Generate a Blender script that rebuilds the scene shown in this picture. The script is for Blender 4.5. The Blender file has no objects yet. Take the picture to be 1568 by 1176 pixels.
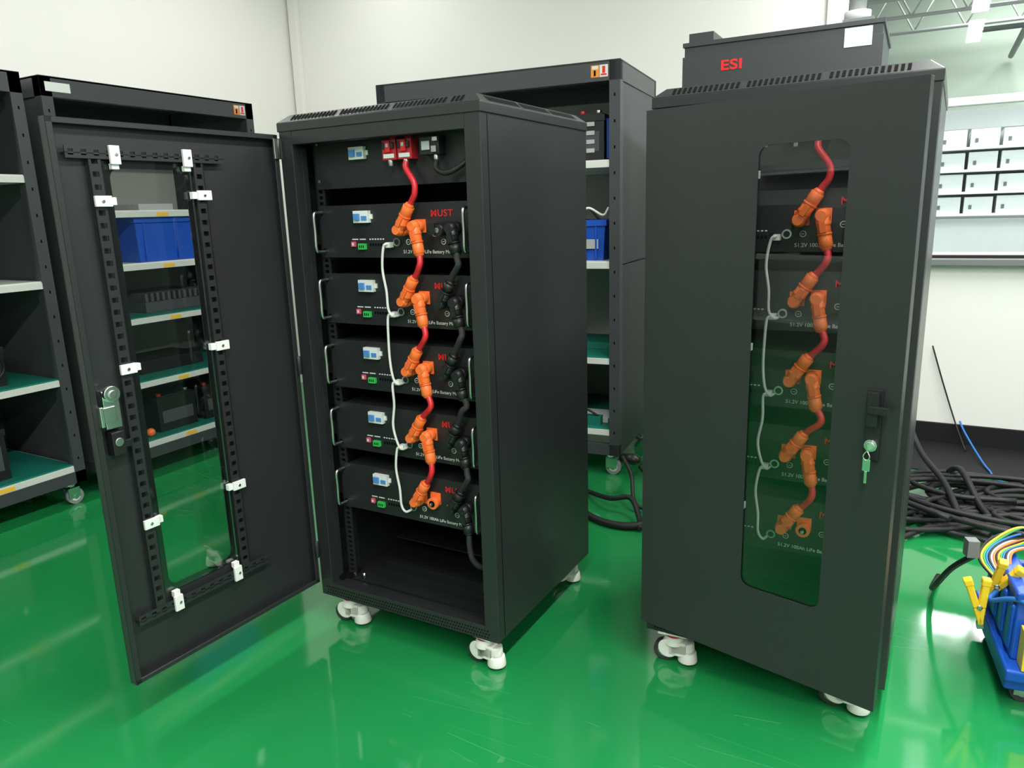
import bpy, bmesh, math, random
from mathutils import Vector, Matrix
random.seed(7)
S=bpy.context.scene
try:
    S.view_settings.view_transform='Standard'
except Exception: pass

# ---------------------------------------------------------------- materials
def mat(name,col,rough=.5,metal=0,spec=.5,noise=0,nscale=40,bump=0,bscale=200,emit=None,es=1,coat=0):
    m=bpy.data.materials.new(name);m.use_nodes=True;nt=m.node_tree;b=nt.nodes['Principled BSDF']
    b.inputs['Base Color'].default_value=(*col,1);b.inputs['Roughness'].default_value=rough
    b.inputs['Metallic'].default_value=metal
    b.inputs['Specular IOR Level'].default_value=spec
    if coat: b.inputs['Coat Weight'].default_value=coat;b.inputs['Coat Roughness'].default_value=.06
    tc=None
    if noise or bump:
        tc=nt.nodes.new('ShaderNodeTexCoord')
    if noise:
        n=nt.nodes.new('ShaderNodeTexNoise');n.inputs['Scale'].default_value=nscale;n.inputs['Detail'].default_value=4
        nt.links.new(tc.outputs['Object'],n.inputs['Vector'])
        mx=nt.nodes.new('ShaderNodeMix');mx.data_type='RGBA'
        mx.inputs[6].default_value=(*[c*(1-noise) for c in col],1);mx.inputs[7].default_value=(*[min(1,c*(1+noise)) for c in col],1)
        nt.links.new(n.outputs['Fac'],mx.inputs[0]);nt.links.new(mx.outputs[2],b.inputs['Base Color'])
    if bump:
        n=nt.nodes.new('ShaderNodeTexNoise');n.inputs['Scale'].default_value=bscale
        nt.links.new(tc.outputs['Object'],n.inputs['Vector'])
        bp=nt.nodes.new('ShaderNodeBump');bp.inputs['Strength'].default_value=bump;bp.inputs['Distance'].default_value=.002
        nt.links.new(n.outputs['Fac'],bp.inputs['Height']);nt.links.new(bp.outputs[0],b.inputs['Normal'])
    if emit: b.inputs['Emission Color'].default_value=(*emit,1);b.inputs['Emission Strength'].default_value=es
    return m
M={}
M['cab']=mat('cabinet_powder_coat',(.0205,.0215,.0235),.33,0,.5,.08,6,.08,900)
M['cabin']=mat('cabinet_interior',(.016,.017,.019),.45,0,.4,.08,6)
M['mod']=mat('module_black',(.0185,.019,.0215),.4,0,.45,.1,10,.1,900)
M['blk']=mat('black_plastic',(.009,.009,.010),.42)
M['hole']=mat('hole_black',(.002,.002,.002),.9,0,.1)
M['cable']=mat('black_cable',(.010,.010,.011),.5,0,.4,.3,150,.5,300)
M['braid']=mat('braided_sleeve',(.02,.02,.022),.6,0,.4,.7,400,.8,500)
M['org']=mat('orange_plastic',(.95,.18,.038),.38,0,.5,.04,30)
M['orgd']=mat('orange_plastic_dark',(.87,.14,.028),.4,0,.5,.04,30)  # slightly darker orange for plug collars and tail nuts
M['red']=mat('red_cable',(.62,.014,.024),.35,0,.5,.05,60)
M['redp']=mat('red_plastic',(.45,.016,.028),.35)
M['redt']=mat('red_print',(.66,.010,.012),.5)
M['wht']=mat('white_plastic',(.76,.76,.75),.4,0,.5,.03,20)
M['wcab']=mat('white_cable',(.74,.74,.72),.45)
M['whtx']=mat('white_print',(.7,.7,.7),.5)
M['blu']=mat('blue_plastic_lever',(.08,.25,.62),.35)
M['grnc']=mat('green_terminal',(.04,.5,.1),.4)
M['pink']=mat('pink_terminal',(.7,.09,.17),.4)
M['steel']=mat('brushed_steel',(.55,.55,.55),.3,1)
M['chrome']=mat('chrome',(.82,.83,.84),.22,1)
M['rub']=mat('wheel_rubber',(.03,.03,.033),.55)
M['greyw']=mat('grey_wheel',(.22,.24,.25),.4)
M['caswh']=mat('caster_white',(.8,.78,.74),.35,0,.5,.05,30)
M['rack']=mat('rack_grey_paint',(.045,.048,.054),.4,0,.5,.06,5,.1,800)
M['rackp']=mat('rack_panel_grey',(.062,.067,.073),.5,0,.4,.05,5)
M['wallshade']=mat('shaded_wall_backing',(.34,.35,.31),.6,0,.3,.05,3)  # grey sheet colour standing in for the wall in shade behind open racks
M['shelf']=mat('shelf_white_edge',(.62,.63,.60),.45,0,.5,.03,20)
M['mat']=mat('green_esd_mat',(.008,.16,.12),.5,0,.4,.1,30)
M['yel']=mat('yellow_label',(.85,.5,.04),.5)
M['orl']=mat('orange_label',(.75,.25,.03),.5)
M['bluebin']=mat('blue_bin_plastic',(.012,.085,.5),.35,0,.5,.06,8)
M['wall']=mat('wall_white_paint',(.77,.765,.73),.75,0,.25,.02,2)
M['ceil']=mat('ceiling_white',(.75,.75,.73),.8,0,.2,.02,2)
M['frame']=mat('window_frame_white',(.72,.72,.72),.4,0,.5,.02,5)
M['skirt']=mat('black_skirting',(.007,.007,.009),.6,0,.3,.2,8)
M['rgrey']=mat('inverter_grey',(.036,.039,.045),.4,0,.5,.05,5)
M['lgrey']=mat('light_grey_plastic',(.42,.43,.43),.5,0,.4,.04,8)
M['mgrey']=mat('mid_grey_paint',(.16,.17,.17),.5,0,.4,.04,8)
M['cartb']=mat('cart_blue_plastic',(.006,.07,.42),.35,0,.5,.06,8)
M['carty']=mat('yellow_plastic',(.85,.55,.02),.38,0,.5,.04,8)
M['beam']=mat('far_roof_paint',(.42,.48,.42),.7,0,.3,.12,1.5)
M['farw']=mat('far_wall_paint',(.36,.42,.36),.7,0,.3,.2,1)
M['wire_g']=mat('green_wire',(.03,.3,.1),.5)
M['wire_b']=mat('blue_wire',(.02,.15,.5),.5)
M['boxw']=mat('white_module_box',(.82,.86,.88),.45,0,.5,.04,10)
M['farfl']=mat('far_floor_grey',(.4,.42,.42),.5,0,.4,.05,3)

def glassmat(name,tint=(.90,.92,.915),ior=1.5):
    m=bpy.data.materials.new(name);m.use_nodes=True;nt=m.node_tree;nt.nodes.clear()
    o=nt.nodes.new('ShaderNodeOutputMaterial');t=nt.nodes.new('ShaderNodeBsdfTransparent');t.inputs[0].default_value=(*tint,1)
    g=nt.nodes.new('ShaderNodeBsdfGlossy');g.inputs['Roughness'].default_value=.015;g.inputs['Color'].default_value=(.95,.97,1,1)
    fr=nt.nodes.new('ShaderNodeFresnel');fr.inputs[0].default_value=ior
    mx=nt.nodes.new('ShaderNodeMixShader');nt.links.new(fr.outputs[0],mx.inputs[0]);nt.links.new(t.outputs[0],mx.inputs[1]);nt.links.new(g.outputs[0],mx.inputs[2]);nt.links.new(mx.outputs[0],o.inputs[0])
    return m
M['glass']=glassmat('door_glass',(.92,.93,.93));M['wglass']=glassmat('window_glass',(.92,.95,.94),1.3)

def floormat():
    m=bpy.data.materials.new('green_epoxy_floor');m.use_nodes=True;nt=m.node_tree;b=nt.nodes['Principled BSDF']
    N=nt.nodes.new;Lk=nt.links.new
    tc=N('ShaderNodeTexCoord')
    n=N('ShaderNodeTexNoise');n.inputs['Scale'].default_value=1.6;n.inputs['Detail'].default_value=6;Lk(tc.outputs['Object'],n.inputs['Vector'])
    cr=N('ShaderNodeValToRGB');cr.color_ramp.elements[0].position=.3;cr.color_ramp.elements[0].color=(.010,.19,.050,1)
    cr.color_ramp.elements[1].position=.75;cr.color_ramp.elements[1].color=(.014,.245,.068,1)
    Lk(n.outputs['Fac'],cr.inputs[0])
    mp=N('ShaderNodeMapping');mp.inputs['Scale'].default_value=(1.2,14,1);mp.inputs['Rotation'].default_value=(0,0,.7);Lk(tc.outputs['Object'],mp.inputs[0])
    s=N('ShaderNodeTexVoronoi');s.feature='DISTANCE_TO_EDGE';s.inputs['Scale'].default_value=1.1;Lk(mp.outputs[0],s.inputs['Vector'])
    lt=N('ShaderNodeMath');lt.operation='LESS_THAN';lt.inputs[1].default_value=.006;Lk(s.outputs['Distance'],lt.inputs[0])
    n2=N('ShaderNodeTexNoise');n2.inputs['Scale'].default_value=2.5;Lk(tc.outputs['Object'],n2.inputs['Vector'])
    gt=N('ShaderNodeMath');gt.operation='GREATER_THAN';gt.inputs[1].default_value=.58;Lk(n2.outputs['Fac'],gt.inputs[0])
    mu=N('ShaderNodeMath');mu.operation='MULTIPLY';Lk(lt.outputs[0],mu.inputs[0]);Lk(gt.outputs[0],mu.inputs[1])
    mu2=N('ShaderNodeMath');mu2.operation='MULTIPLY';mu2.inputs[1].default_value=.12;Lk(mu.outputs[0],mu2.inputs[0])
    mx=N('ShaderNodeMix');mx.data_type='RGBA';Lk(mu2.outputs[0],mx.inputs[0]);Lk(cr.outputs[0],mx.inputs[6]);mx.inputs[7].default_value=(.3,.55,.4,1)
    Lk(mx.outputs[2],b.inputs['Base Color'])
    n3=N('ShaderNodeTexNoise');n3.inputs['Scale'].default_value=5;n3.inputs['Detail'].default_value=5;Lk(tc.outputs['Object'],n3.inputs['Vector'])
    mr=N('ShaderNodeMapRange');mr.inputs[3].default_value=.03;mr.inputs[4].default_value=.13;Lk(n3.outputs['Fac'],mr.inputs[0]);Lk(mr.outputs[0],b.inputs['Roughness'])
    n4=N('ShaderNodeTexNoise');n4.inputs['Scale'].default_value=7;Lk(tc.outputs['Object'],n4.inputs['Vector'])
    bp=N('ShaderNodeBump');bp.inputs['Strength'].default_value=.08;bp.inputs['Distance'].default_value=.004;Lk(n4.outputs['Fac'],bp.inputs['Height']);Lk(bp.outputs[0],b.inputs['Normal'])
    b.inputs['Specular IOR Level'].default_value=.95
    return m
M['floor']=floormat()

# ---------------------------------------------------------------- builder
class B:
    def __init__(s): s.bm=bmesh.new();s.mats=[]
    def mi(s,m):
        if m not in s.mats: s.mats.append(m)
        return s.mats.index(m)
    def face(s,pts,m,smooth=False):
        vs=[s.bm.verts.new(p) for p in pts];f=s.bm.faces.new(vs);f.material_index=s.mi(m);f.smooth=smooth;return f
    def box(s,x0,x1,y0,y1,z0,z1,m,X=None):
        k=s.mi(m);P=[(x,y,z) for x in (x0,x1) for y in (y0,y1) for z in (z0,z1)]
        vs=[s.bm.verts.new((X@Vector(p)) if X else p) for p in P]
        for q in ((0,1,3,2),(4,6,7,5),(0,4,5,1),(2,3,7,6),(0,2,6,4),(1,5,7,3)):
            f=s.bm.faces.new([vs[i] for i in q]);f.material_index=k
    def frustum(s,r0,z0,r1,z1,m):
        k=s.mi(m)
        def rect(r,z): return [s.bm.verts.new(p) for p in ((r[0],r[2],z),(r[1],r[2],z),(r[1],r[3],z),(r[0],r[3],z))]
        a=rect(r0,z0);b=rect(r1,z1)
        for i in range(4):
            f=s.bm.faces.new([a[i],a[(i+1)%4],b[(i+1)%4],b[i]]);f.material_index=k
        for l in (a[::-1],b): s.bm.faces.new(l).material_index=k
    def cyl(s,p0,p1,r,m,r1=None,n=20,caps=True):
        p0=Vector(p0);p1=Vector(p1);r1=r if r1 is None else r1
        d=(p1-p0).normalized();a=d.orthogonal().normalized();c=d.cross(a);k=s.mi(m)
        A=[s.bm.verts.new(p0+(a*math.cos(t)+c*math.sin(t))*r) for t in [2*math.pi*i/n for i in range(n)]]
        Bv=[s.bm.verts.new(p1+(a*math.cos(t)+c*math.sin(t))*r1) for t in [2*math.pi*i/n for i in range(n)]]
        for i in range(n):
            f=s.bm.faces.new([A[i],A[(i+1)%n],Bv[(i+1)%n],Bv[i]]);f.smooth=True;f.material_index=k
        if caps:
            s.bm.faces.new(A[::-1]).material_index=k;s.bm.faces.new(Bv).material_index=k
    def sph(s,c,r,m,sc=(1,1,1),seg=16,rg=10):
        k=s.mi(m);o=bmesh.ops.create_uvsphere(s.bm,u_segments=seg,v_segments=rg,radius=r,matrix=Matrix.Translation(c)@Matrix.Diagonal((*sc,1)))
        for v in o['verts']:
            for f in v.link_faces: f.material_index=k;f.smooth=True
    def tube(s,pts,r,m,n=10,sub=8):
        P=[Vector(p) for p in pts];k=s.mi(m)
        Q=[2*P[0]-P[1]]+P+[2*P[-1]-P[-2]];out=[]
        if sub>1:
            for i in range(1,len(Q)-2):
                a,b,c,d=Q[i-1:i+3]
                for j in range(sub):
                    t=j/sub;out.append(.5*((2*b)+(c-a)*t+(2*a-5*b+4*c-d)*t*t+(3*b-a-3*c+d)*t**3))
            out.append(P[-1])
        else: out=P
        T=[(out[min(i+1,len(out)-1)]-out[max(i-1,0)]).normalized() for i in range(len(out))]
        nrm=T[0].orthogonal().normalized();rings=[]
        for i,p in enumerate(out):
            nrm=(nrm-T[i]*nrm.dot(T[i])).normalized();bn=T[i].cross(nrm)
            rings.append([s.bm.verts.new(p+(nrm*math.cos(t)+bn*math.sin(t))*r) for t in [2*math.pi*q/n for q in range(n)]])
        for i in range(len(rings)-1):
            for q in range(n):
                f=s.bm.faces.new([rings[i][q],rings[i][(q+1)%n],rings[i+1][(q+1)%n],rings[i+1][q]]);f.smooth=True;f.material_index=k
        s.bm.faces.new(rings[0][::-1]).material_index=k;s.bm.faces.new(rings[-1]).material_index=k
    def ladder(s,axis,a0,a1,b0,b1,y0,y1,m,pitch=.03,slot=.016,wall=.006):
        def bx(A0,A1,B0,B1):
            if axis=='z': s.box(B0,B1,y0,y1,A0,A1,m)
            else: s.box(A0,A1,y0,y1,B0,B1,m)
        bx(a0,a1,b0,b0+wall);bx(a0,a1,b1-wall,b1)
        a=a0
        while a<a1-.001:
            e=min(a+pitch-slot,a1);bx(a,e,b0+wall,b1-wall);a+=pitch
    def ladder_yz(s,x0,x1,y0,y1,z0,z1,m,pitch=.03,slot=.014,wall=.008):
        s.box(x0,x1,y0,y0+wall,z0,z1,m);s.box(x0,x1,y1-wall,y1,z0,z1,m);z=z0
        while z<z1-.001:
            s.box(x0,x1,y0+wall,y1-wall,z,min(z+pitch-slot,z1),m);z+=pitch
    def mesh(s,name):
        me=bpy.data.meshes.new(name);bmesh.ops.recalc_face_normals(s.bm,faces=s.bm.faces[:]);s.bm.to_mesh(me);s.bm.free()
        for k in s.mats: me.materials.append(M[k])
        return me
    def obj(s,name,parent=None,bevel=0,loc=(0,0,0),rz=0,seg=2):
        return inst(s.mesh(name),name,parent,loc,rz,bevel,seg)
def inst(me,name,parent=None,loc=(0,0,0),rz=0,bevel=0,seg=2):
    o=bpy.data.objects.new(name,me);S.collection.objects.link(o);o.location=loc;o.rotation_euler=(0,0,rz)
    if parent: o.parent=parent
    if bevel:
        b=o.modifiers.new('bevel','BEVEL');b.width=bevel;b.segments=seg;b.limit_method='ANGLE';b.angle_limit=math.radians(50)
        b.harden_normals=False
    return o
def empty(name,loc=(0,0,0),rz=0,parent=None):
    o=bpy.data.objects.new(name,None);S.collection.objects.link(o);o.location=loc;o.rotation_euler=(0,0,rz);o.empty_display_size=.1
    if parent:o.parent=parent
    return o
def textmesh(txt,size,m,bold=0,sx=1,sp=1):
    c=bpy.data.curves.new('t','FONT');c.body=txt;c.size=size;c.extrude=.0003;c.space_character=sp
    c.offset=size*bold
    o=bpy.data.objects.new('t',c);S.collection.objects.link(o);bpy.context.view_layer.update()
    me=bpy.data.meshes.new_from_object(o.evaluated_get(bpy.context.evaluated_depsgraph_get()))
    bpy.data.objects.remove(o);me.materials.clear();me.materials.append(M[m]);me.transform(Matrix.Rotation(math.pi/2,4,'X')@Matrix.Diagonal((sx,1,1,1)))
    return me

# ---------------------------------------------------------------- room
XL=-3.04;YB=2.6;CZ=3.1
b=B();b.box(-8,8,-6,2.7,-.05,0,'floor');b.obj('floor')
b=B();b.box(-8,9,2.7,10,-.05,-.001,'farfl');b.obj('floor_far')
b=B();b.box(XL-.12,XL,-6,YB+.12,0,CZ,'wall');b.obj('wall_left')
b=B();b.box(XL-.12,8,-6.12,-6,0,CZ,'wall');b.obj('wall_front')
b=B();b.box(XL,.40,YB,YB+.12,0,CZ,'wall');b.box(.40,8,YB,YB+.12,0,.88,'wall');b.box(.40,8,YB,YB+.12,2.75,CZ,'wall');b.obj('wall_back')
b=B();b.box(XL-.12,8,-6,YB+.12,CZ,CZ+.08,'ceil');b.obj('ceiling')
b=B();b.box(.2,8,YB-.014,YB,0,.10,'skirt');b.obj('baseboard_back',bevel=.002)
b=B();b.box(XL+.02,XL+.09,YB-.035,YB,0,CZ,'wall');b.obj('trim_1',bevel=.003)
w=empty('window_1')
b=B()
b.box(.36,.44,YB-.02,YB+.1,.88,2.75,'frame');b.box(.36,4.5,YB-.03,YB+.1,.86,.915,'frame');b.box(.44,4.5,YB-.015,YB+.05,1.565,1.60,'frame')
b.box(.36,4.5,YB-.02,YB+.1,2.72,2.78,'frame');b.box(1.95,2.0,YB-.01,YB+.05,.915,2.72,'frame');b.box(4.45,4.5,YB-.02,YB+.1,.915,2.72,'frame')
b.box(.44,4.45,YB-.034,YB-.030,.895,.91,'blk');b.box(.36,4.5,YB-.045,YB-.03,.862,.89,'mgrey')
b.obj('window_frame',w,.003)
b=B();b.box(.44,4.45,YB+.03,YB+.034,.915,2.72,'wglass');b.obj('window_pane',w)
b=B();b.box(-3,9,9.6,9.7,0,4,'farw');b.obj('wall_far')
b=B();b.box(-3,9,2.72,9.7,3.9,3.95,'beam');b.obj('ceiling_far')
b=B()
for i in range(7):
    y=3.6+i*.85
    b.cyl((-3,y,3.0),(9,y,3.0),.02,'lgrey',n=8);b.cyl((-3,y,3.45),(9,y,3.45),.02,'lgrey',n=8)
    for j in range(24):
        x=-3+j*.5;b.cyl((x,y,3.0),(x+.25,y,3.45),.010,'lgrey',n=6);b.cyl((x+.25,y,3.45),(x+.5,y,3.0),.010,'lgrey',n=6)
for x in (1.5,2.7,4.2): b.cyl((x,2.8,2.75),(x,9.5,2.75),.03,'mgrey',n=10)
for i in range(8):
    b.cyl((1.6+.45*i,6.5,2.55),(1.6+.45*i,6.5,3.9),.012,'mgrey',n=6)
b.cyl((1.0,6.5,2.55),(6,6.5,2.55),.022,'mgrey',n=8)
b.obj('roof_truss')
def fan(x,y,z):
    b=B();b.cyl((0,0,0),(0,0,.09),.09,'boxw',r1=.06);b.cyl((0,0,.09),(0,0,3.9-z),.015,'boxw',n=8)
    for k in range(3):
        X=Matrix.Rotation(k*2.094+.4,4,'Z')@Matrix.Rotation(.15,4,'X');b.box(.08,.62,-.06,.06,.03,.04,'boxw',X)
    b.obj('ceiling_fan',loc=(x,y,z))
fan(2.85,6.9,2.25);fan(2.3,5.4,2.42)
b=B()
for x in (.8,2.3,3.8,5.15): b.box(x,x+.04,5.0,5.04,0,1.68,'boxw');b.box(x,x+.04,5.55,5.6,0,1.68,'boxw')
b.box(.8,5.2,5.1,5.6,.1,1.03,'boxw');b.box(.8,5.2,5.56,5.6,1.0,1.68,'mgrey');b.box(.8,5.2,4.99,5.0,1.015,1.03,'mgrey')
for r in range(4):
    z=1.05+r*.155;b.box(.8,5.2,4.99,5.58,z-.018,z,'boxw')
    for c in range(22):
        x=.86+c*.2;hh=.115+random.random()*.01
        b.box(x,x+.178,5.04,5.5,z,z+hh,'boxw');b.box(x+.03,x+.05,5.035,5.04,z+.03,z+.06,'mgrey')
b.obj('white_box_rack',bevel=.004)
b=B();b.box(.6,8,6.9,7.0,0,1.95,'boxw');b.obj('partition_panel')
# workbench behind the camera, invented to give the door glass something to reflect
E=empty('reflection_bench',(-3.0,-4.4,0))
b=B();b.box(0,2.2,0,.7,.72,.76,'shelf')
for x in (.02,2.13):
    for y in (.02,.63): b.box(x,x+.05,y,y+.05,0,.72,'rack')
b.box(.05,2.15,.1,.6,.2,.23,'shelf');b.box(0,2.2,0,.03,.76,1.5,'lgrey');b.box(.1,2.1,.03,.25,1.40,1.42,'boxw');b.obj('reflection_bench_frame',E,.004)
b=B();b.box(.2,.7,.15,.6,.76,1.15,'blk');b.box(.9,1.5,.15,.6,.76,1.0,'blk');b.frustum((.9,1.5,.15,.6),1.0,(1.0,1.4,.2,.55),1.12,'rackp');b.box(1.7,2.0,.2,.5,.76,1.05,'boxw');b.obj('reflection_boxes',E,.01)  # boxes added for their mirror image in the door glass

# ---------------------------------------------------------------- lamps
def lamp(x,y,z,lx,ly,p,par=None,col=(1,.99,.96)):
    e=empty('ceiling_light',(x,y,z))
    b=B();b.box(-lx/2-.02,lx/2+.02,-ly/2-.02,ly/2+.02,.012,.07,'frame');b.obj('housing',e,.004)
    if z<3.5:
        b=B();b.cyl((0,0,.07),(0,0,max(.08,(CZ if y<2.6 else 3.9)-z)),.008,'lgrey',n=8);b.obj('hanger',e)
    l=bpy.data.lights.new('batten','AREA');l.shape='RECTANGLE';l.size=lx;l.size_y=ly;l.energy=p;l.color=col
    o=bpy.data.objects.new('tube_light',l);S.collection.objects.link(o);o.parent=e
for x,pw in ((-2.1,19),(1.1,66),(3.8,52)):
    for y in (-3.6,-1.9,-.2,1.5):
        lamp(x,y,2.95,.14,1.3,pw)
lamp(2.5,4.0,3.82,1.6,.3,210);lamp(4.5,6.3,3.82,1.6,.3,190);lamp(2.0,8.2,3.82,1.6,.3,170)  # hall lamps added out of view to brighten the space past the window
W_=bpy.data.worlds.new('World');S.world=W_;W_.use_nodes=True;W_.node_tree.nodes['Background'].inputs[0].default_value=(.95,.98,1,1);W_.node_tree.nodes['Background'].inputs[1].default_value=.8

# ---------------------------------------------------------------- battery module (origin = top-left-front corner)
T_must=textmesh('MUST',.0225,'redt',.012,1.05,1.12);T_mod=textmesh('51.2V 100Ah LiFe Battery Module',.0118,'whtx')
def breaker(b,x,z,y=0):
    b.box(x-.024,x+.024,y-.012,y,z-.015,z+.015,'wht');b.box(x-.019,x-.002,y-.018,y-.012,z-.008,z+.008,'blu');b.box(x+.003,x+.02,y-.0135,y-.012,z-.009,z+.002,'blu')
    b.box(x-.031,x-.024,y-.004,y,z-.006,z+.006,'wht');b.box(x+.024,x+.031,y-.004,y,z-.006,z+.006,'wht')
def make_module():
    b=B();b.box(0,.482,0,.004,-.133,0,'mod');b.box(.02,.462,.004,.42,-.130,-.003,'mod')
    for x in (.008,.474):
        for z in (-.02,-.113): b.cyl((x,-.0015,z),(x,0,z),.004,'hole',n=10)
    breaker(b,.147,-.03)
    b.box(.105,.117,-.006,0,-.105,-.092,'pink');b.box(.108,.114,-.0065,-.006,-.102,-.095,'whtx')
    b.box(.130,.152,-.009,0,-.112,-.097,'grnc')
    for i in range(3): b.box(.134+i*.006,.137+i*.006,-.0095,-.009,-.108,-.101,'hole')
    for i in range(6): b.box(.162+i*.0085,.167+i*.0085,-.0008,0,-.088,-.085,'whtx');b.box(.162+i*.0085,.167+i*.0085,-.0006,0,-.104,-.097,'hole')
    b.box(.105,.125,-.0006,0,-.088,-.085,'whtx');b.box(.130,.150,-.0006,0,-.088,-.085,'whtx');b.box(.215,.24,-.003,0,-.112,-.09,'blk')
    b.cyl((.252,0,-.094),(.252,-.006,-.094),.0105,'steel');b.cyl((.252,-.006,-.094),(.252,-.0065,-.094),.007,'blk')
    for x,z in ((.285,-.094),(.365,-.075),(.39,-.094)):
        b.cyl((x,0,z),(x,-.0006,z),.007,'whtx',n=16);b.cyl((x,-.0006,z),(x,-.0009,z),.0055,'mod',n=16);b.box(x-.003,x+.003,-.0013,-.0009,z-.0006,z+.0006,'whtx')
    for x,z,m in ((.281,-.06,'org'),(.325,-.056,'org'),(.392,-.062,'blk'),(.43,-.062,'blk')):
        b.box(x-.016,x+.016,-.003,0,z-.016,z+.016,m)
    me=b.mesh('battery_module')
    h=B()
    for x in (.011,.471): h.tube([(x,0,-.016),(x,-.02,-.016),(x,-.034,-.022),(x,-.034,-.066),(x,-.034,-.111),(x,-.02,-.117),(x,0,-.117)],.0042,'steel',n=10,sub=5)
    return me,h.mesh('handles')
ME_mod,ME_han=make_module()
def plug(b,hx,hz,tx,tz,yf,m,m2):
    """elbow power plug: head on the socket, body running to the cable tail"""
    b.cyl((hx,yf,hz),(hx,yf-.022,hz),.015,m,n=20);b.cyl((hx,yf-.022,hz),(hx,yf-.043,hz),.014,m,r1=.011,n=20)
    H=Vector((hx,yf-.028,hz));T=Vector((tx,yf-.03,tz));d=(T-H).normalized();L=(T-H).length
    b.sph(H,.015,m)
    b.cyl(H,H+d*L*.5,.014,m,n=16);b.cyl(H+d*L*.2,H+d*L*.3,.0155,m2,n=8)
    b.cyl(H+d*L*.5,H+d*L*.56,.0155,m2,n=16);b.cyl(H+d*L*.56,H+d*L*.9,.014,m,r1=.0145,n=10);b.cyl(H+d*L*.9,T,.013,m2,r1=.009,n=16)
    q=d.cross(Vector((0,1,0)));c=H+d*L*.32+Vector((0,-.013,0))
    b.box(-.006,.006,-.004,.004,-.012,.012,m2,Matrix.Translation(c)@Matrix.Rotation(math.atan2(d.x,d.z),4,'Y'))
ZT=[1.195,1.02,.842,.665,.487]
PA=((.279,-.064),(.319,-.002));PB=((.325,-.056),(.339,-.128))
NA=((.392,-.066),(.427,-.010));NB=((.432,-.062),(.446,-.126))

def cab_caster(b,x,y,a,z=.09):
    X=Matrix.Translation((x,y,0))@Matrix.Rotation(a,4,'Z')
    P=lambda *p:X@Vector(p)
    b.box(-.038,.038,-.03,.03,z-.006,z,'caswh',X)
    b.cyl(P(0,0,z-.016),P(0,0,z-.006),.024,'redp');b.cyl(P(0,0,.052),P(0,0,z-.016),.030,'caswh',r1=.022)
    b.cyl(P(-.024,-.013,.028),P(-.024,.013,.028),.028,'rub',n=28);b.cyl(P(-.024,-.0145,.028),P(-.024,.0145,.028),.017,'steel',n=20)
    for s in (-1,1):
        b.cyl(P(-.012,s*.016,.042),P(-.012,s*.022,.042),.026,'caswh',n=24)
        b.box(-.012,.034,min(s*.016,s*.022),max(s*.016,s*.022),.024,.060,'caswh',X)
    b.box(-.005,.034,-.022,.022,.030,.064,'caswh',X)
    b.cyl(P(.036,0,.006),P(.036,0,.034),.026,'caswh',r1=.022);b.cyl(P(.036,0,.034),P(.034,0,.060),.018,'caswh');b.cyl(P(.036,0,0),P(.036,0,.008),.021,'blk')

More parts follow.
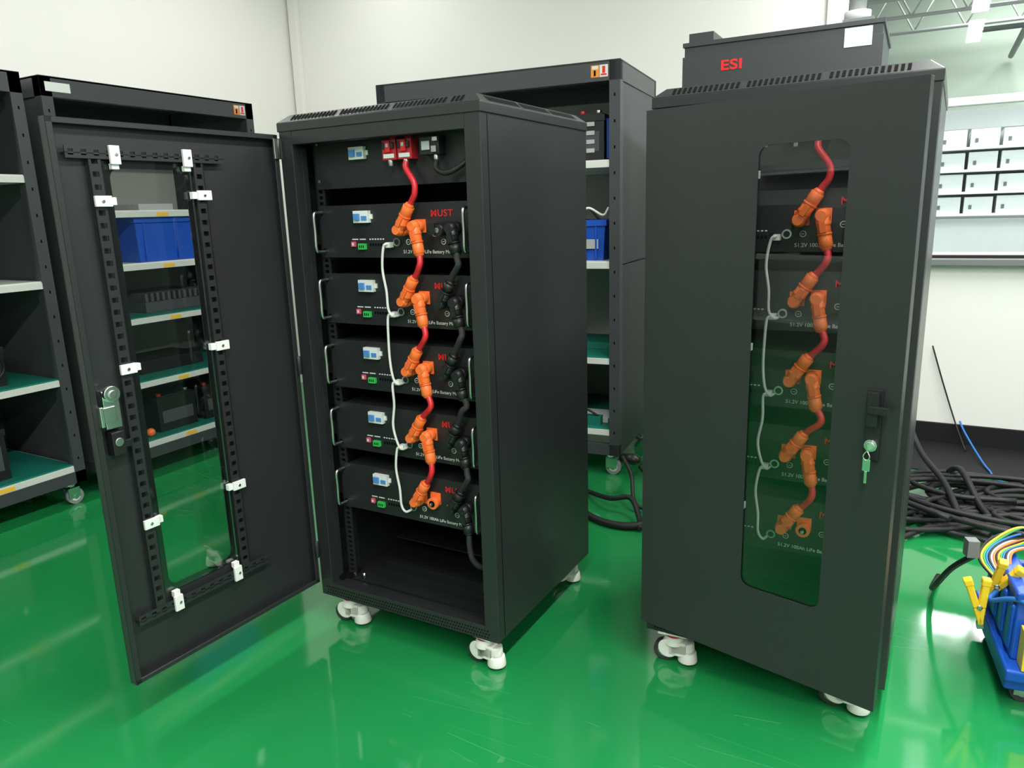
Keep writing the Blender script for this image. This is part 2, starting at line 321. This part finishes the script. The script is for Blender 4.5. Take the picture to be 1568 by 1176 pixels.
def server_cabinet(name,loc,rz,W,door_ang,cast,dx=0,D=.575,T=1.4226,Z0=.09):
    E=empty(name,loc,rz)
    b=B();pw=.042
    b.box(W-.003,W,.03,D,Z0,T-.03,'cab');b.box(0,.003,.03,D,Z0,T-.03,'cab')
    b.box(0,W,D-.003,D,Z0,T-.03,'cabin');b.box(0,W,0,D,Z0,Z0+.004,'cab')
    b.box(0,pw,0,.03,Z0,T-.03,'cab');b.box(W-pw,W,0,.03,Z0,T-.03,'cab')
    b.box(pw-.004,pw,.03,.05,Z0+.05,T-.08,'cab');b.box(W-pw,W-pw+.004,.03,.05,Z0+.05,T-.08,'cab')
    b.box(pw,W-pw,0,.03,T-.075,T-.03,'cab');b.box(pw,W-pw,0,.03,Z0,Z0+.04,'cab');b.box(pw,W-pw,.03,.06,Z0+.004,Z0+.03,'cab')
    b.box(-.003,W+.003,-.003,D+.003,T-.042,T-.02,'cab')
    b.frustum((-.003,W+.003,-.003,D+.003),T-.02,(.022,W-.022,.022,D-.022),T,'cab')
    b.obj('cabinet_shell',E,.0025)
    b=B()
    n=int((W-.06)/.0115)
    def slope(u0,u1,side):
        o=.0009
        if side=='f':
            pts=[(u,-.003+.025*k-o*.6,T-.02+.02*k+o) for u,k in ((u0,.18),(u1,.18),(u1,.85),(u0,.85))]
        else:
            pts=[(W+.003-.025*k+o*.6,u,T-.02+.02*k+o) for u,k in ((u0,.18),(u1,.18),(u1,.85),(u0,.85))]
        b.face(pts,'hole')
    for i in range(n):
        if i%14 in (0,): continue
        u=.03+i*.0115;slope(u,u+.0065,'f')
    for i in range(int((D-.07)/.0115)):
        if i%14==0: continue
        u=.035+i*.0115;slope(u,u+.0065,'r')
    for r in range(3):
        for i in range(int((W-.04)/.0085)):
            u=.02+i*.0085+(r%2)*.004;b.box(u,u+.0036,-.0005,0,Z0+.008+r*.009,Z0+.0116+r*.009,'hole')
    b.box(W,W+.0005,.029,.031,Z0+.01,T-.045,'hole')
    b.obj('vent_slots',E)
    b=B();xc=W/2+dx;xl=xc-.241
    yf=.06
    for x0,x1 in ((xl-.008,xl+.018),(xl+.464,xl+.49)): b.ladder('z',Z0+.05,T-.06,x0,x1,yf+.005,yf+.009,'cabin',.0148,.008,.006)
    for x in (xl-.010,xl+.49):
        b.ladder_yz(x,x+.003,yf+.005,yf+.05,Z0+.05,T-.06,'cabin',.05,.02)
    for x in (.004,W-.007): 
        b.ladder_yz(x,x+.003,.035,.058,Z0+.05,T-.06,'cab',.03,.014,.005)
    for x in (xl-.008,xl+.464): b.box(x,x+.026,D-.09,D-.05,Z0+.004,T-.05,'cabin')
    for zt in ZT: 
        b.box(xl-.008,xl+.018,yf+.02,D-.06,zt-.142,zt-.135,'cabin');b.box(xl+.464,xl+.49,yf+.02,D-.06,zt-.142,zt-.135,'cabin')
        b.box(.004,xl-.008,.07,.10,zt-.10,zt-.075,'steel')
    b.box(xl+.01,xl+.472,D-.30,D-.06,.165,.169,'cab');b.box(xl-.005,xl+.487,.07,.13,Z0+.004,Z0+.03,'cabin');b.box(xl+.02,xl+.46,.2,.22,Z0+.004,Z0+.035,'cabin')
    for x in (xl+.0,xl+.035): b.cyl((x,.08,Z0+.03),(x,.08,Z0+.05),.006,'steel',n=8)
    b.obj('rack_rails',E)
    b=B();zt=1.37;y=yf
    b.box(xl,xl+.482,y,y+.004,zt-.133,zt,'mod')
    breaker(b,xl+.147,zt-.05,y)
    for i in range(2):
        x=xl+.243+i*.046
        b.box(x,x+.041,y-.028,y,zt-.074,zt-.028,'redp')
        b.box(x+.003,x+.012,y-.033,y-.028,zt-.048,zt-.034,'blk');b.box(x+.028,x+.037,y-.033,y-.028,zt-.048,zt-.034,'blk')
        b.box(x+.013,x+.027,y-.034,y-.028,zt-.056,zt-.030,'redt');b.box(x+.004,x+.036,y-.0295,y-.028,zt-.070,zt-.060,'whtx');b.box(x+.016,x+.024,y-.0355,y-.034,zt-.046,zt-.036,'steel')
        b.box(x+.012,x+.028,y-.012,y,zt-.028,zt-.020,'redp')
        b.cyl((x+.019,y-.02,zt-.088),(x+.019,y-.02,zt-.07),.008,'steel',n=8)
    x=xl+.355;b.box(x,x+.055,y-.03,y,zt-.068,zt-.028,'blk');b.box(x+.008,x+.03,y-.034,y-.03,zt-.058,zt-.038,'lgrey');b.box(x+.036,x+.05,y-.036,y-.03,zt-.064,zt-.05,'steel');b.box(x+.04,x+.054,y-.036,y-.03,zt-.04,zt-.03,'steel')
    b.cyl((x+.04,y-.02,zt-.09),(x+.04,y-.02,zt-.066),.007,'steel',n=8)
    for xx in (.008,.474):
        for zz in (-.02,-.113): b.cyl((xl+xx,y-.0015,zt+zz),(xl+xx,y,zt+zz),.004,'steel',n=8)
    b.obj('breaker_panel',E,.0012)
    for i,zt in enumerate(ZT):
        o=inst(ME_mod,'battery_module_%d'%(i+1),E,(xl,yf,zt),0,.0008,1)
        inst(ME_han,'module_handles_%d'%(i+1),E,(xl,yf,zt))
        inst(T_must,'logo_%d'%(i+1),E,(xl+.356,yf-.0006,zt-.034));inst(T_mod,'label_%d'%(i+1),E,(xl+.268,yf-.0006,zt-.122))
    b=B();c=B();k=B();w=B();r=B()
    yp=yf-.03
    for i,zt in enumerate(ZT):
        X=lambda p:(xl+p[0],zt+p[1])
        plug(b,*X(PA[0]),*X(PA[1]),yf,'org','orgd')
        last=i==len(ZT)-1
        if not last: plug(b,*X(PB[0]),*X(PB[1]),yf,'org','orgd')
        else:
            hx,hz=X(PB[0]);b.cyl((hx,yf,hz-.01),(hx,yf-.02,hz-.01),.016,'org');b.cyl((hx,yf-.0201,hz-.01),(hx,yf-.021,hz-.01),.009,'hole');b.cyl((hx,yf-.02,hz-.01),(hx,yf-.03,hz-.01),.004,'steel')
        if i>0 : plug(c,*X(NA[0]),*X(NA[1]),yf,'blk','blk')
        plug(c,*X(NB[0]),*X(NB[1]),yf,'blk','blk')
        if i==0:
            hx,hz=X(NA[0]);c.cyl((hx,yf,hz),(hx,yf-.03,hz),.014,'blk');c.box(hx-.02,hx-.004,yf-.034,yf-.01,hz-.01,hz+.016,'blk');c.cyl((hx,yf-.0301,hz),(hx,yf-.031,hz),.006,'steel')
        if not last:
            zn=ZT[i+1];j=(i*7%3-1)*.004
            r.tube([(xl+.337,yp,zt-.118),(xl+.347+j,yp-.006,zt-.140),(xl+.344+j,yp-.008,(zt-.12+zn)/2-.006),(xl+.329,yp-.003,zn+.006),(xl+.316,yp,zn-.008)],.0075,'red')
            k.tube([(xl+.445,yp,zt-.114),(xl+.456+j,yp-.008,zt-.135),(xl+.452-j,yp-.012,(zt-.12+zn)/2),(xl+.434,yp-.005,zn+.002),(xl+.42,yp,zn-.018)],.0078,'braid')
            w.tube([(xl+.232,yf-.002,zt-.1),(xl+.231,yf-.02,zt-.098),(xl+.222,yf-.022,zt-.108),(xl+.219+j,yf-.022,zt-.16),(xl+.219-j,yf-.022,zn-.04),(xl+.225,yf-.022,zn-.085),(xl+.236,yf-.02,zn-.103),(xl+.242,yf-.002,zn-.104)],.0033,'wcab')
            w.box(xl+.226,xl+.240,yf-.018,yf,zt-.107,zt-.094,'wht')
    z0=1.37-.09;zt=ZT[0]
    r.tube([(xl+.308,yf-.02,z0+.012),(xl+.310,yf-.026,z0-.005),(xl+.334,yf-.03,z0-.04),(xl+.335,yf-.032,z0-.065),(xl+.324,yf-.03,zt+.004),(xl+.314,yp,zt-.012)],.0075,'red')
    k.tube([(xl+.395,yf-.02,z0+.01),(xl+.40,yf-.03,z0-.01),(xl+.43,yf-.034,z0-.022),(xl+.465,yf-.02,z0-.005),(xl+.484,yf+.0,z0+.02)],.0065,'cable')
    k.tube([(xl+.445,yp,ZT[4]-.114),(xl+.447,yp-.005,ZT[4]-.15),(xl+.455,yp-.005,ZT[4]-.19),(xl+.475,yp+.01,ZT[4]-.215),(xl+.49,yf+.02,ZT[4]-.21)],.0075,'braid')
    b.obj('orange_power_plugs',E,.0008,seg=1);c.obj('black_power_plugs',E);r.obj('red_cables',E);k.obj('black_cables',E);w.obj('white_comm_cables',E)
    b=B()
    for x,y,a in cast+((.072,D-.06,1.2),(W-.065,D-.06,.9)): cab_caster(b,x,y,a,Z0)
    b.obj('casters',E,.003)
    # door
    DW=.566;z0=Z0+.038;z1=T-.048
    H=empty('door_assembly',(0.0,-.004,0),door_ang,E)
    d=bmesh.new();a0,a1,w0,w1,rr=.264,.441,.318,1.281,.022
    outer=[(0,z0),(DW,z0),(DW,z1),(0,z1)]
    inner=[]
    for cx,cz,st in ((a1-rr,w0+rr,-90),(a1-rr,w1-rr,0),(a0+rr,w1-rr,90),(a0+rr,w0+rr,180)):
        for i in range(7):
            t=math.radians(st+i*15);inner.append((cx+rr*math.cos(t),cz+rr*math.sin(t)))
    es=[]
    for loop in (outer,inner):
        vs=[d.verts.new((x,-.025,z)) for x,z in loop]
        es+=[d.edges.new((vs[i],vs[(i+1)%len(vs)])) for i in range(len(vs))]
    fr=bmesh.ops.triangle_fill(d,use_beauty=True,use_dissolve=False,edges=es)
    fs=[g for g in fr['geom'] if isinstance(g,bmesh.types.BMFace)]
    ex=bmesh.ops.extrude_face_region(d,geom=fs)
    bmesh.ops.translate(d,verts=[g for g in ex['geom'] if isinstance(g,bmesh.types.BMVert)],vec=(0,.002,0))
    bmesh.ops.recalc_face_normals(d,faces=d.faces[:])
    me=bpy.data.meshes.new('door_panel');d.to_mesh(me);d.free();me.materials.append(M['cab']);inst(me,'door_panel',H)
    b=B()
    b.box(0,.002,-.023,-.002,z0,z1,'cab');b.box(DW-.002,DW,-.023,-.002,z0,z1,'cab');b.box(0,DW,-.023,-.002,z0,z0+.002,'cab');b.box(0,DW,-.023,-.002,z1-.002,z1,'cab')
    b.box(DW-.014,DW,-.004,-.002,z0,z1,'cab');b.box(0,.014,-.004,-.002,z0,z1,'cab');b.box(0,DW,-.004,-.002,z0,z0+.012,'cab');b.box(0,DW,-.004,-.002,z1-.012,z1,'cab')
    for z in (z0+.08,(z0+z1)/2,z1-.06): b.cyl((.004,.002,z),(.004,.002,z+.05),.006,'cab',n=12)
    b.box(-.006,.018,-.003,.004,z1-.06,z1-.01,'steel')
    b.obj('door_flange',H,.001,seg=1)
    b=B()
    for s0 in (.464,.222):
        b.ladder('z',.285,1.30,s0,s0+.026,-.012,-.009,'cab',.026,.011,.006)
        b.box(s0 if s0<.3 else s0+.023,s0+.003 if s0<.3 else s0+.026,-.023,-.009,.285,1.30,'cab')
    for z in (.262,1.298):
        b.ladder('x',.165,.535,z,z+.024,-.010,-.007,'cab',.026,.011,.006);b.box(.165,.535,-.023,-.007,z+.009,z+.012,'cab')
    b.obj('door_rails',H)
    b=B();b.box(a0-.014,a1+.014,-.0225,-.0195,w0-.014,w1+.014,'glass');b.obj('door_window_glass',H)
    b=B()
    def clip(s,z,vert):
        if vert: b.box(s-.022,s+.014,-.008,-.001,z-.011,z+.011,'wht');b.box(s-.034 if s>.3 else s+.012,s-.02 if s>.3 else s+.026,-.018,-.006,z-.008,z+.008,'wht')
        else: b.box(s-.011,s+.011,-.008,-.001,z-.02,z+.018,'wht');b.box(s-.008,s+.008,-.018,-.006,z-.03 if z>.8 else z+.015,z-.018 if z>.8 else z+.03,'wht')
        b.cyl((s-.002,-.001,z),(s-.002,.001,z),.004,'chrome',n=10)
    for z in (1.213,.857,.495):clip(.477,z,True);clip(.235,z+.012,True)
    for s in (.435,.265):clip(s,1.308,False);clip(s,.276,False)
    b.obj('glass_clips',H,.003)
    b=B();s=.522;zc=.75
    b.box(s-.014,s+.014,-.033,-.025,zc-.075,zc+.065,'blk');b.box(s-.010,s+.010,-.046,-.033,zc-.005,zc+.062,'blk');b.box(s-.006,s+.03,-.052,-.044,zc+.022,zc+.036,'blk')
    b.cyl((s,-.040,zc-.045),(s,-.025,zc-.045),.012,'chrome');b.cyl((s,-.043,zc-.045),(s,-.040,zc-.045),.008,'chrome')
    b.box(s-.0015,s+.0015,-.058,-.043,zc-.053,zc-.037,'chrome');b.tube([(s,-.056,zc-.05),(s+.006,-.058,zc-.062),(s,-.056,zc-.07),(s-.006,-.058,zc-.062),(s,-.056,zc-.05)],.0012,'chrome',n=6)
    b.box(s-.007,s+.007,-.056,-.054,zc-.092,zc-.068,'chrome');b.box(s-.0025,s+.0025,-.056,-.054,zc-.117,zc-.092,'chrome')
    b.obj('door_handle',H,.0025)
    b=B()
    b.box(s-.018,s+.018,-.023,-.004,zc-.015,zc+.07,'chrome');b.cyl((s,-.006,zc+.062),(s,.006,zc+.062),.018,'chrome');b.box(s-.006,s+.034,-.004,.000,zc+.0,zc+.035,'chrome');b.box(s+.026,s+.034,-.004,.010,zc-.005,zc+.04,'chrome');b.cyl((s,.006,zc+.062),(s,.009,zc+.062),.009,'steel')
    b.box(s-.014,s+.014,-.023,.004,zc-.075,zc-.022,'blk');b.box(s-.03,s-.008,-.006,.002,zc-.062,zc-.045,'blk');b.cyl((s,.004,zc-.045),(s,.007,zc-.045),.010,'steel',n=12)
    b.obj('lock_mechanism',H,.003)
    return E
server_cabinet('battery_rack_cabinet',(-.6,0,0),0,.6,math.radians(-93.4),((.072,.04,.1),(.535,.035,-.1)))
server_cabinet('battery_rack_cabinet.001',(.31,.238,0),-.02,.562,math.radians(-13.4)+.02,((.065,.03,.1),(.475,.03,-.1)),-.003)

# ---------------------------------------------------------------- storage racks
def rack(name,loc,rz,L,D,levels,H=1.735,back=None,cast=True,sides=(True,True)):
    E=empty(name,loc,rz);b=B();p=.045
    for x in (0,L-p):
        for y in (0,D-p): b.box(x,x+p,y,y+p,.10,H-.001,'rack')
    b.box(0,L,0,.03,H-.075,H,'rack');b.box(0,L,D-.03,D,H-.075,H,'rack');b.box(0,L,0,D,H-.006,H+.002,'rack')
    b.box(0,L,0,.03,.10,.15,'rack');b.box(0,L,D-.03,D,.10,.15,'rack');b.box(0,p,0,D,.10,.15,'rack');b.box(L-p,L,0,D,.10,.15,'rack')
    if sides[1]: b.box(L-.01,L-.004,p,D-p,.15,.93,'rackp');b.box(L-.01,L-.004,p,D-p,.936,H-.07,'rackp');b.box(L-p,L,0,D,H-.075,H,'rack')
    if sides[0]: b.box(.004,.01,p,D-p,.15,H-.07,'rackp');b.box(0,p,0,D,H-.075,H,'rack')
    if back: b.box(p,L-p,D-.01,D-.004,.15,H-.075,back)
    for x in (p*.5,L-p*.5):
        z=.2
        while z<H-.1:
            b.box(x-.003,x+.003,-.0006,0,z,z+.012,'hole');z+=.1
    b.obj('rack_frame',E,.003)
    s=B()
    for z in levels:
        s.box(p*.6,L-p*.6,.004,D-.02,z-.03,z-.004,'shelf')
        s.box(p*.8,L-p*.8,.008,D-.03,z-.004,z,'mat' if z<.9 else 'shelf')
        n=max(2,int(L/.3))
        for i in range(n):
            x=.1+i*(L-.2)/n+.05;s.box(x,x+.06,.0032,.0042,z-.027,z-.010,'yel')
    s.obj('shelves',E,.001)
    if cast:
        c=B()
        for x in (.05,L-.05):
            for y in (.05,D-.06):
                c.box(x-.035,x+.035,y-.035,y+.035,.096,.1,'chrome');c.cyl((x,y,.078),(x,y,.096),.022,'chrome')
                c.box(x-.02,x+.03,y-.019,y-.016,.03,.08,'chrome');c.box(x-.02,x+.03,y+.016,y+.019,.03,.08,'chrome');c.box(x-.02,x+.03,y-.019,y+.019,.074,.08,'chrome')
                c.cyl((x+.012,y-.013,.034),(x+.012,y+.013,.034),.034,'greyw',n=28);c.cyl((x+.012,y-.021,.034),(x+.012,y+.021,.034),.01,'chrome',n=12);c.cyl((x+.012,y-.0135,.034),(x+.012,y+.0135,.034),.02,'wht',n=20)
        c.obj('casters',E)
    return E
def sticker(b,x,z,y=-.001):
    b.box(x,x+.034,y,y+.0008,z,z+.045,'orl');b.box(x+.036,x+.07,y,y+.0008,z,z+.045,'shelf')
    b.box(x+.005,x+.03,y-.0005,y,z+.03,z+.042,'shelf');b.box(x+.012,x+.02,y-.0005,y,z+.005,z+.026,'hole');b.box(x+.041,x+.065,y-.0005,y,z+.006,z+.012,'redt');b.box(x+.047,x+.059,y-.0005,y,z+.014,z+.04,'redt')
A=rack('storage_rack',(-2.2,-1.09,0),math.pi/2,1.37,.62,(.18,.55,.95,1.36),back='rackp')
Bk=rack('storage_rack.001',(-2.2,.35,0),math.pi/2,1.06,.62,(.18,.46,.75,.99,1.22),back='wallshade')  # back is open; the added sheet paints the shaded wall behind it
C=rack('storage_rack.002',(-1.37,1.372,0),.10,1.13,.63,(.22,.54,.95,1.36),back='wallshade')  # open back too, filled with the same painted wall shade
b=B();sticker(b,1.20,1.675);b.obj('stickers',A)
b=B();sticker(b,.94,1.675);b.box(.02,.12,-.001,-.0002,1.68,1.715,'wht');b.obj('stickers',Bk)
b=B();sticker(b,1.01,1.675);b.obj('stickers',C)

def battery(b,x0,x1,y0,y1,z0,z1,m='blk'):
    b.box(x0,x1,y0,y1,z0,z1-.02,m);b.box(x0-.004,x1+.004,y0-.004,y1+.004,z1-.04,z1-.015,m);b.box(x0+.01,x1-.01,y0+.01,y1-.01,z1-.02,z1-.008,m)
    b.cyl((x0+.03,y0+.03,z1-.01),(x0+.03,y0+.03,z1+.004),.012,'redp',n=12);b.cyl((x1-.03,y0+.03,z1-.01),(x1-.03,y0+.03,z1+.004),.012,'steel',n=12)
    b.box(x0+.02,x1-.02,y0-.0015,y0,z0+.04,z1-.08,'rackp')
b=B();battery(b,.9,1.12,.08,.35,.18,.40);battery(b,.62,.84,.08,.35,.18,.38);battery(b,.84,1.02,.1,.4,.55,.75);battery(b,1.04,1.18,.1,.36,.55,.72)
b.tube([(1.05,.08,.72),(1.12,.05,.70),(1.16,.07,.62),(1.1,.06,.57)],.006,'cable');b.obj('stored_batteries',A,.003)
b=B()
for i in range(4): b.box(.58+i*.16,.72+i*.16,.12,.4,1.36,1.52+.03*(i%2),'blk');b.box(.60+i*.16,.70+i*.16,.118,.12,1.40,1.46,'rackp')
b.box(.7,1.1,.1,.45,.95,1.06,'rackp');b.obj('stored_devices',A,.006)
def bin_(b,x0,x1,y0,y1,z0,z1,m):
    t=.004;q=.012
    b.frustum((x0+q,x1-q,y0+q,y1-q),z0,(x0,x1,y0,y1),z1-.02,m)
    b.box(x0-.008,x1+.008,y0-.008,y0+t,z1-.025,z1,m);b.box(x0-.008,x1+.008,y1-t,y1+.008,z1-.025,z1,m);b.box(x0-.008,x0+t,y0,y1,z1-.025,z1,m);b.box(x1-t,x1+.008,y0,y1,z1-.025,z1,m)
    for i in range(3): x=x0+.04+i*(x1-x0-.08)/2;b.box(x-.004,x+.004,y0-.004,y0+.01,z0+.01,z1-.02,m)
b=B();bin_(b,.34,.76,.03,.42,.99,1.19,'bluebin');b.obj('blue_bin',Bk,.002)
b=B()
for i in range(2): battery(b,.36+i*.26,.57+i*.26,.08,.30,.18,.36)
b.sph((.30,.07,.20),.02,'org');b.obj('stored_batteries',Bk,.003)
b=B();b.box(.4,.75,.12,.4,.75,.80,'rackp')
for i in range(12): b.box(.4+i*.03,.415+i*.03,.115,.4,.80,.84,'rackp')
b.box(.42,.6,.1,.3,1.22,1.25,'lgrey');b.box(.35,.7,.15,.4,.46,.52,'blk');b.obj('stored_parts',Bk,.002)
b=B();battery(b,.91,1.04,.08,.3,1.36,1.56);b.box(1.045,1.08,.1,.3,1.37,1.53,'bluebin')
for i in range(4): b.cyl((.94,.07,1.40+i*.035),(.94,.08,1.40+i*.035),.008,'redp',n=10);b.box(.965,1.0,.074,.08,1.395+i*.035,1.412+i*.035,'lgrey')
bin_(b,.87,1.05,.06,.4,.95,1.12,'bluebin')
b.box(.93,1.02,.058,.06,1.0,1.04,'lgrey')
b.tube([(.93,.05,1.12),(.98,.04,1.17),(1.04,.06,1.14),(1.06,.08,1.17)],.005,'wcab');b.tube([(.91,.08,1.12),(.96,.07,1.18),(1.02,.08,1.12)],.005,'cable');b.box(.85,1.05,.2,.35,.54,.57,'mat');battery(b,.6,.8,.1,.4,.22,.42);b.box(.9,1.05,.10,.25,.22,.24,'wht');b.box(.96,1.03,.05,.09,.22,.26,'mat');b.tube([(.92,.06,.25),(.96,.05,.29),(1.02,.06,.26)],.005,'cable')
b.obj('stored_goods',C,.002)

# ---------------------------------------------------------------- tall inverter cabinet
E=empty('inverter_cabinet',(.02,1.45,0),0.015)
b=B();b.box(0,.66,0,.5,.06,1.745,'rgrey');b.box(-.004,.664,-.012,.012,.10,1.70,'rgrey');b.box(.04,.62,.02,.48,0,.06,'blk');b.box(-.006,.666,-.006,.506,1.735,1.75,'rgrey')
b.box(.01,.10,.02,.2,1.75,1.785,'rgrey');b.box(.52,.62,.15,.3,1.75,1.79,'mgrey');b.box(.58,.64,-.0135,-.012,.8,.95,'blk')
b.box(.545,.63,-.0145,-.012,1.668,1.728,'wht')
for i in range(10): b.box(.664-.001,.6648,.1,.4,1.3+i*.03,1.31+i*.03,'hole')
b.obj('cabinet_body',E,.004)
inst(textmesh('ESI',.047,'redt',.03,1.35,1.05),'logo',E,(.135,-.0135,1.642))
b=B();b.cyl((.56,.25,1.79),(.56,.25,CZ),.028,'lgrey');b.cyl((.56,.25,1.79),(.56,.25,1.83),.045,'lgrey');b.obj('cable_conduit',E)

# ---------------------------------------------------------------- black floor mat & cables
b=B();b.box(.72,3.2,2.12,2.58,0,.006,'skirt');b.obj('black_floor_mat',bevel=.002)
E=empty('power_cable_heap');b=B()
for i in range(18):
    pts=[];ph=random.random()*6;r0=.12+random.random()*.22;cx=1.22+random.uniform(-.10,.25);cy=1.66+random.uniform(-.13,.16);zz=.014+(i%5)*.014
    for j in range(7):
        a=ph+j*.75;pts.append((max(.75,cx+r0*1.3*math.cos(a)),max(1.25,cy+r0*.75*math.sin(a)),zz+random.uniform(0,.015)))
    b.tube(pts,.0105,'cable',n=8,sub=5)
for i in range(9):
    y=1.28+i*.045
    b.tube([(.74,y+.04,.013+(i%2)*.02),(.85,y,.013+(i%3)*.02),(1.0,y+.1+random.uniform(-.06,.06),.03),(1.3,y+.2,.04+.012*(i%3)),(1.7,y+.15,.02),(2.2,y+.5,.013)],.0105,'cable',n=8)
b.tube([(1.0,2.0,.02),(1.05,1.8,.13),(1.12,1.6,.06),(1.2,1.4,.02)],.012,'cable');b.tube([(.86,2.05,.22),(.92,1.9,.14),(1.0,1.7,.1),(1.05,1.5,.05)],.012,'cable')
b.obj('black_cables',E)
b=B();b.tube([(1.07,2.575,.12),(1.09,2.5,.09),(1.14,2.38,.03),(1.18,2.2,.012),(1.24,2.05,.012),(1.6,2.0,.012)],.0045,'wire_b');b.tube([(.925,2.578,.48),(.985,2.57,.30),(1.05,2.55,.12),(1.10,2.45,.012)],.0035,'cable');b.obj('loose_wires',E)
E=empty('power_cable');b=B()
b.tube([(-.4,1.22,.014),(-.25,1.06,.014),(-.10,.98,.014),(.02,1.0,.02),(.06,1.10,.04),(.0,1.24,.09),(-.08,1.30,.14)],.014,'cable')
b.tube([(-.3,1.25,.014),(-.15,1.13,.05),(-.06,1.12,.07),(.0,1.05,.03),(.03,.98,.014)],.010,'cable')
b.tube([(-.16,1.30,.17),(-.10,1.24,.12),(-.05,1.16,.03),(.05,1.2,.014),(.2,1.25,.014)],.008,'cable')
b.sph((-.12,1.31,.16),.024,'blk',(1.4,1,1));b.obj('floor_cable',E)

# ---------------------------------------------------------------- blue & yellow test cart
E=empty('battery_test_cart',(1.130,.44,0),.12)
b=B();L=.55;D=.36
b.box(-.018,L,-.012,D,.045,.10,'cartb');b.box(-.022,L+.006,-.03,D+.006,.075,.105,'cartb')
b.frustum((-.005,.045,.02,D-.02),.105,(.0,.036,.04,D-.04),.255,'cartb');b.box(-.005,.04,.03,D-.03,.25,.272,'cartb');b.box(L-.05,L,.02,D-.02,.105,.25,'cartb');b.box(.05,L-.05,D-.04,D-.01,.105,.22,'cartb')
for i in range(4): b.box(-.010,.002,.04+i*.075,.075+i*.075,.12,.235,'cartb')
b.obj('blue_tray',E,.010,seg=3)
b=B();b.box(.008,.36,-.028,.018,.106,.20,'carty');b.box(.05,.36,.018,.20,.106,.20,'carty');b.frustum((.05,.36,-.02,.20),.20,(.065,.33,.0,.18),.225,'carty');b.box(.38,.48,.0,.25,.106,.22,'carty');b.box(.12,.28,-.032,-.028,.12,.17,'blk')
b.tube([(.12,.09,.22),(.12,.09,.26),(.2,.09,.28),(.3,.09,.26),(.3,.09,.22)],.010,'carty')
b.obj('yellow_case',E,.01,seg=3)
b=B()
for x in (.03,L-.07):
    for y in (.03,D-.05):
        b.cyl((x,y-.012,.028),(x,y+.012,.028),.028,'rub',n=24);b.cyl((x,y-.0125,.028),(x,y+.0125,.028),.014,'lgrey',n=16);b.box(x-.02,x+.02,y-.018,y-.014,.02,.06,'steel');b.box(x-.02,x+.02,y+.014,y+.018,.02,.06,'steel')
b.obj('casters',E)
def clamp(b,X):
    for s in (-1,1):
        R=X@Matrix.Rotation(s*.2,4,'Y')
        b.box(-.008+s*.006,.008+s*.006,-.010,.010,.0,.068,'carty',R);b.box(-.006+s*.008,.006+s*.008,-.009,.009,-.046,.0,'carty',R);b.box(-.010+s*.006,.010+s*.006,-.011,.011,.058,.076,'carty',R)
    b.cyl(X@Vector((0,-.012,0)),X@Vector((0,.012,0)),.007,'steel',n=12);b.box(-.009,.009,-.006,.006,-.06,-.040,'steel',X)
b=B()
clamp(b,Matrix.Translation((-.062,.10,.190))@Matrix.Rotation(-.15,4,'Y'));clamp(b,Matrix.Translation((-.022,.14,.235))@Matrix.Rotation(.35,4,'Y')@Matrix.Rotation(.3,4,'X'))
b.obj('battery_clamps',E,.003)
b=B()
for i in range(14):
    m=('cable','carty','wire_g','wire_b','cable','lgrey','org')[i%7];o=i*.009
    b.tube([(-.02+o*.3,.14+o*.2,.24),(-.05+o*.6,.22,.265+o*.2),(-.01+o,.30+o*.3,.29-o*.2),(.06+o,.33,.30+.02*math.sin(i)),(.13,.26+o,.28-o*.3),(.18+o,.2,.22)],.0032,m,n=7)
b.tube([(-.02,.14,.22),(-.04,.10,.21),(.0,.04,.25),(.07,.0,.24),(.14,.03,.235)],.006,'wire_b');b.box(-.035,-.008,.22,.25,.265,.31,'mgrey',Matrix.Rotation(.2,4,'Z'))
b.tube([(-.05,.235,.27),(-.09,.32,.18),(-.11,.45,.05),(-.07,.62,.012)],.008,'cable')
b.obj('test_leads',E)

# ---------------------------------------------------------------- camera
pitch,roll,yaw=-.2289,-.0305,-.5127
f=Vector((math.sin(yaw)*math.cos(pitch),math.cos(yaw)*math.cos(pitch),math.sin(pitch)))
r0=Vector((math.cos(yaw),-math.sin(yaw),0));u0=r0.cross(f)
r=r0*math.cos(roll)+u0*math.sin(roll);u=-r0*math.sin(roll)+u0*math.cos(roll)
cam=bpy.data.cameras.new('camera');cam.sensor_width=36;cam.lens=1138.3/1568*36;cam.clip_start=.05
co=bpy.data.objects.new('camera',cam);S.collection.objects.link(co)
co.matrix_world=Matrix(((r.x,u.x,-f.x,.8797),(r.y,u.y,-f.y,-1.4563),(r.z,u.z,-f.z,1.1687),(0,0,0,1)))
S.camera=co
